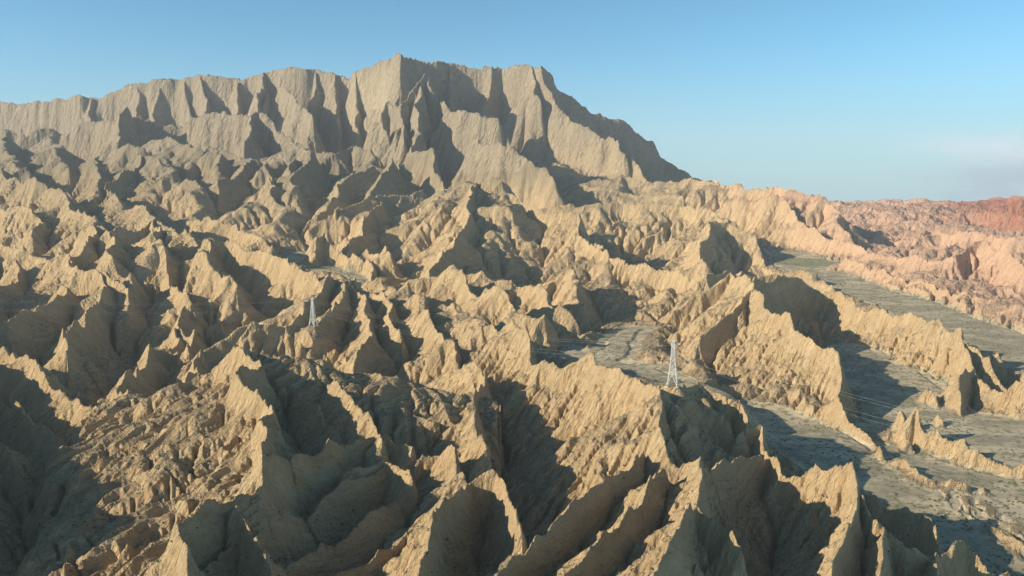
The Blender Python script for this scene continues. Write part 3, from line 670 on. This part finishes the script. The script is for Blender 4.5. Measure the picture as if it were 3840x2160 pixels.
    def lay(ls, lal, lz, det=4):
        v = nt.nodes.new('ShaderNodeCombineXYZ')
        nt.links.new(math_(nt, 'MULTIPLY', st, 1 / ls), v.inputs[0]); nt.links.new(math_(nt, 'MULTIPLY', al, 1 / lal), v.inputs[1]); nt.links.new(math_(nt, 'MULTIPLY', Z, 1 / lz), v.inputs[2])
        return noise(nt, v.outputs[0], 1, det, .65)
    k_ = 1.0 if kind == 'rock' else 3.0
    beds = lay(1.6 * k_, 9 * k_, 6 * k_); ribs = lay(2.6 * k_, 2.6 * k_, 18 * k_)
    h = math_(nt, 'ADD', math_(nt, 'MULTIPLY', beds, 4.6 * k_), math_(nt, 'MULTIPLY', ribs, 3.6 * k_))
    h = math_(nt, 'ADD', h, math_(nt, 'MULTIPLY', noise(nt, pos, .35 / k_, 8, .75), 2.4 * k_))
    bp = nt.nodes.new('ShaderNodeBump'); bp.inputs['Strength'].default_value = 1.0; bp.inputs['Distance'].default_value = 1.0
    nt.links.new(h, bp.inputs['Height']); nt.links.new(bp.outputs[0], b.inputs['Normal'])
    return m

MEADOW = P(2018, 650, 1440)
def bed_mat():
    m = bpy.data.materials.new('riverbed_gravel'); m.use_nodes = True; nt = m.node_tree
    b = nt.nodes['Principled BSDF']; b.inputs['Roughness'].default_value = 1.0; b.inputs['Specular IOR Level'].default_value = .1
    g = nt.nodes.new('ShaderNodeNewGeometry'); pos = g.outputs['Position']
    flow = noise(nt, pos, 1, 5, .6, (.02, .05, .02, 0, 0, -.7)); fine = noise(nt, pos, .5, 8, .7); sc = noise(nt, pos, .16, 8, .75)
    c = mixc(nt, ramp(nt, flow, .42, .58), (.27, .235, .16), (.42, .35, .235))
    c = mixc(nt, ramp(nt, sc, .49, .60), c, (.18, .17, .10))
    vd = nt.nodes.new('ShaderNodeVectorMath'); vd.operation = 'DISTANCE'; nt.links.new(pos, vd.inputs[0]); vd.inputs[1].default_value = MEADOW
    edge = math_(nt, 'ADD', vd.outputs['Value'], math_(nt, 'MULTIPLY', noise(nt, pos, .03, 4), 50))
    tuft = noise(nt, pos, .22, 6, .8)
    c = mixc(nt, math_(nt, 'MULTIPLY', math_(nt, 'MULTIPLY', ramp(nt, edge, 92, 76), ramp(nt, tuft, .38, .56)), .9), c, (.15, .165, .085))
    c = mixc(nt, .6, c, mixc(nt, fine, (.6, .6, .6), (1.4, 1.4, 1.4)), 'MULTIPLY')
    nt.links.new(c, b.inputs['Base Color'])
    bp = nt.nodes.new('ShaderNodeBump'); bp.inputs['Strength'].default_value = .6; bp.inputs['Distance'].default_value = .6
    nt.links.new(fine, bp.inputs['Height']); nt.links.new(bp.outputs[0], b.inputs['Normal'])
    return m
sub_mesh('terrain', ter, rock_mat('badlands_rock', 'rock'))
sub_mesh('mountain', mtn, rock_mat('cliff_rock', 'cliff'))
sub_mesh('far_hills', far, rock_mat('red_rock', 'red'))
sub_mesh('riverbed', bedf, bed_mat())

# ------------------------------------------------------------------ things
def flat_mat(name, col, rough=.6, metal=0.0, var=.15, scale=3.0):
    m = bpy.data.materials.new(name); m.use_nodes = True; nt = m.node_tree; b = nt.nodes['Principled BSDF']
    b.inputs['Roughness'].default_value = rough; b.inputs['Metallic'].default_value = metal
    g = nt.nodes.new('ShaderNodeNewGeometry'); n = noise(nt, g.outputs['Position'], scale, 4)
    lo = tuple(q * (1 - var) for q in col); hi = tuple(min(1, q * (1 + var)) for q in col)
    nt.links.new(mixc(nt, n, lo, hi), b.inputs['Base Color'])
    return m
STEEL = flat_mat('galvanised_steel', (.62, .64, .60), .5, .1)
CONC = flat_mat('concrete', (.50, .47, .40), .9)
GLASS = flat_mat('insulator_ceramic', (.30, .20, .15), .3)
WIRE = flat_mat('aluminium_wire', (.55, .55, .54), .45, .3)

def bars_mesh(name, bars, mat, parent=None, sides=4):
    """bars: (a, b, radius_a, radius_b)"""
    V, F = [], []
    for a, b, ra, rb in bars:
        a = Vector(a); b = Vector(b); d = (b - a).normalized()
        u = d.orthogonal().normalized(); w = d.cross(u); n0 = len(V)
        for c, r in ((a, ra), (b, rb)):
            for k in range(sides):
                an = 2 * math.pi * k / sides
                V.append(c + u * (math.cos(an) * r) + w * (math.sin(an) * r))
        for k in range(sides):
            k2 = (k + 1) % sides
            F.append((n0 + k, n0 + k2, n0 + sides + k2, n0 + sides + k))
        F.append(tuple(n0 + k for k in range(sides))[::-1]); F.append(tuple(n0 + sides + k for k in range(sides)))
    me = bpy.data.meshes.new(name); me.from_pydata([tuple(v) for v in V], [], F); me.materials.append(mat)
    o = bpy.data.objects.new(name, me); C.collection.objects.link(o)
    if parent: o.parent = parent
    return o

PH = 25.5
ARMS = [(.965, 2.5), (.66, 3.3)]
def pylon(x, y, yaw, label, sink):
    ca, sa = math.cos(yaw), math.sin(yaw)
    def hw(t): return np.interp(t, [0, .26, .60, 1.0], [2.75, 1.95, 1.12, .68])
    corners = [(-1, -1), (1, -1), (1, 1), (-1, 1)]
    foot = [height_at(x + 2.75 * (cx * ca - cy * sa), y + 2.75 * (cx * sa + cy * ca)) for cx, cy in corners]
    z0 = sink if sink is not None else sum(foot) / 4
    r = bpy.data.objects.new('electricity_pylon', None); C.collection.objects.link(r)
    r.location = (x, y, z0); r.rotation_euler = (0, 0, yaw)
    r['label'] = label; r['category'] = 'electricity pylon'; r['group'] = 'lattice pylons of the power line'
    def pt(c, t): return (c[0] * hw(t), c[1] * hw(t), t * PH)
    for k, c in enumerate(corners):
        lo = foot[k] - z0
        segs = [((c[0] * 2.75, c[1] * 2.75, min(lo, 0)), pt(c, .26), .17, .17), (pt(c, .26), pt(c, .6), .17, .15), (pt(c, .6), pt(c, 1), .14, .11)]
        bars_mesh('leg', segs, STEEL, r)
        f = bars_mesh('footing', [((c[0] * 2.75, c[1] * 2.75, lo - 1.6), (c[0] * 2.75, c[1] * 2.75, lo + .18), 1.15, 1.0)], CONC, r, 14)
    lv = [.26, .375, .49, .60, .68, .76, .84, .92, 1.0]
    br = []
    for k in range(4):
        a, b = corners[k], corners[(k + 1) % 4]
        mid = lambda t: tuple((p + q) / 2 for p, q in zip(pt(a, t), pt(b, t)))
        lo_a = pt(a, .02); lo_b = pt(b, .02)
        br += [(lo_a, mid(.26), .12, .12), (lo_b, mid(.26), .12, .12)]
        for t in (.10, .18):        # small struts in the open base
            for c, q in ((a, lo_a), (b, lo_b)):
                f = (t - .02) / .24; m = tuple(q[i] + (mid(.26)[i] - q[i]) * f for i in range(3))
                br.append((pt(c, t), m, .05, .05))
        for t in lv: br.append((pt(a, t), pt(b, t), .10, .10))
        for t0, t1 in zip(lv[:-1], lv[1:]):
            br.append((pt(a, t0), pt(b, t1), .085, .085)); br.append((pt(b, t0), pt(a, t1), .085, .085))
    bars_mesh('bracing', br, STEEL, r)
    ends = []
    for t, L in ARMS:
        for sgn in (-1, 1):
            h = hw(t); tip = (0, sgn * (h + L), t * PH + .25)
            bb = [((sx * h, sgn * h, t * PH - .5), tip, .07, .05) for sx in (-1, 1)] + [((sx * h, sgn * h, t * PH + .7), tip, .07, .05) for sx in (-1, 1)]
            bb += [((-h * .6, sgn * (h + L * .4), t * PH - .2), (h * .6, sgn * (h + L * .4), t * PH - .2), .05, .05)]
            bars_mesh('crossarm', bb, STEEL, r)
            ins = [((0, tip[1], tip[2] - .15 - .2 * k), (0, tip[1], tip[2] - .24 - .2 * k), .13, .09) for k in range(7)] + [((0, tip[1], tip[2]), (0, tip[1], tip[2] - 1.6), .03, .03)]
            bars_mesh('insulator', ins, GLASS, r, 8)
            q = (0, tip[1], tip[2] - 1.6)
            ends.append(Vector((x + q[0] * ca - q[1] * sa, y + q[0] * sa + q[1] * ca, z0 + q[2])))
    return ends
px1, py1 = P(1691, 970, 410)[:2]; px2, py2 = P(788, 820, 670)[:2]
E1 = pylon(px1, py1, math.radians(-18), 'larger near lattice pylon standing sunlit on a rocky knob beside the grey wash', None)
E2 = pylon(px2, py2, math.radians(-20), 'smaller distant lattice pylon standing on a rocky knob left of centre', None)
print('pylon feet', [height_at(px1, py1), P(1691, 970, 410)[2], height_at(px2, py2), P(788, 820, 670)[2]])
names = ['upper front power cable strung between the two pylons', 'upper rear power cable strung between the two pylons',
         'lower front power cable strung between the two pylons', 'lower rear power cable strung between the two pylons']
for k in range(4):
    off = E1[k] - E1[0]
    A = Vector((-560, 655, -88)) + off; D = Vector((300, 185, -98)) + off
    pts = []
    for p, q, sag in ((A, E2[k], 7.0), (E2[k], E1[k], 9.0), (E1[k], D, 6.0)):
        for i in range(28):
            t = i / 28; v = p.lerp(q, t); v.z -= sag * 4 * t * (1 - t); pts.append(v)
    pts.append(D)
    o = bars_mesh('power_cable', [(p, q, .019, .019) for p, q in zip(pts[:-1], pts[1:])], WIRE, None, 5)
    o['label'] = names[k]; o['category'] = 'power cable'; o['group'] = 'cables of the power line'

# scrub: thousands of low desert bushes
def shrubs():
    rg = np.random.RandomState(5)
    st = steepness()
    V, F = [], []
    n0 = 0; cnt = 0
    ico = [(0, 0, 1), (.8, 0, .45), (.25, .76, .5), (-.65, .47, .42), (-.65, -.47, .5), (.25, -.76, .4), (0.9, .2, 0), (.3, .9, 0), (-.7, .65, 0), (-.75, -.6, 0), (.2, -.95, 0), (.85, -.4, 0)]
    icf = [(0, 1, 2), (0, 2, 3), (0, 3, 4), (0, 4, 5), (0, 5, 1), (1, 6, 2), (6, 7, 2), (2, 7, 8), (2, 8, 3), (3, 8, 9), (3, 9, 4), (4, 9, 10), (4, 10, 5), (5, 10, 11), (5, 11, 1), (1, 11, 6)]
    ico = np.array(ico)
    allv = []; allf = []
    tries = 60000
    lu = np.exp(rg.uniform(math.log(130), math.log(1500), tries)); uu = rg.uniform(-.75, .72, tries)
    for y, u in zip(lu, uu):
        x = u * (y + YO); c = (u - U0) / (U1 - U0) * (NC - 1); r = row_of(y); i, j = int(r), int(c)
        b = isbed[i, j]; s_ = st[i, j]
        cl = float(n2(np.float32(x / 18), np.float32(y / 18), 33))
        p = (.75 if cl > .45 else .15) if b else (.5 if s_ < .9 else .06) * (1.2 if cl > .55 else .35)
        if rg.rand() > p: continue
        sz = rg.uniform(.25, .75) * (1.25 if b else 1) * (1 + max(0, y - 500) / 900)
        v = ico * (1 + .35 * (rg.rand(12, 1) - .5)) * np.array([sz * rg.uniform(.8, 1.4), sz * rg.uniform(.8, 1.4), sz * .8]) + np.array([x, y, height_at(x, y) - .1 * sz])
        allv.append(v); allf.append(np.array(icf) + 12 * cnt); cnt += 1
    v = np.concatenate(allv); f = np.concatenate(allf)
    me = bpy.data.meshes.new('scrub'); me.from_pydata(v.tolist(), [], f.tolist())
    me.materials.append(flat_mat('scrub_leaves', (.085, .09, .045), .9, 0, .6, .4))
    o = bpy.data.objects.new('scrub', me); C.collection.objects.link(o)
    o['kind'] = 'stuff'; o['label'] = 'low grey green desert bushes dotted over slopes and wash'; o['category'] = 'scrub'
    print('shrubs', cnt)
shrubs()

# ------------------------------------------------------------------ haze
def haze():
    me = bpy.data.meshes.new('haze')
    x0, x1, y0, y1, z0, z1 = -9000, 9000, -3000, 9000, -420, 640
    me.from_pydata([(x, y, z) for z in (z0, z1) for y in (y0, y1) for x in (x0, x1)], [],
                   [(0, 2, 3, 1), (4, 5, 7, 6), (0, 1, 5, 4), (2, 6, 7, 3), (0, 4, 6, 2), (1, 3, 7, 5)])
    m = bpy.data.materials.new('haze_air'); m.use_nodes = True; nt = m.node_tree; nt.nodes.clear()
    out = nt.nodes.new('ShaderNodeOutputMaterial'); v = nt.nodes.new('ShaderNodeVolumePrincipled')
    v.inputs['Color'].default_value = (.86, .88, .92, 1); v.inputs['Density'].default_value = HAZE_DENSITY
    nt.links.new(v.outputs[0], out.inputs['Volume'])
    me.materials.append(m)
    o = bpy.data.objects.new('haze', me); C.collection.objects.link(o)
    o['kind'] = 'stuff'; o['label'] = 'thin pale haze over the whole valley'
HAZE_DENSITY = .00006
haze()
print('done', time.time() - T00)
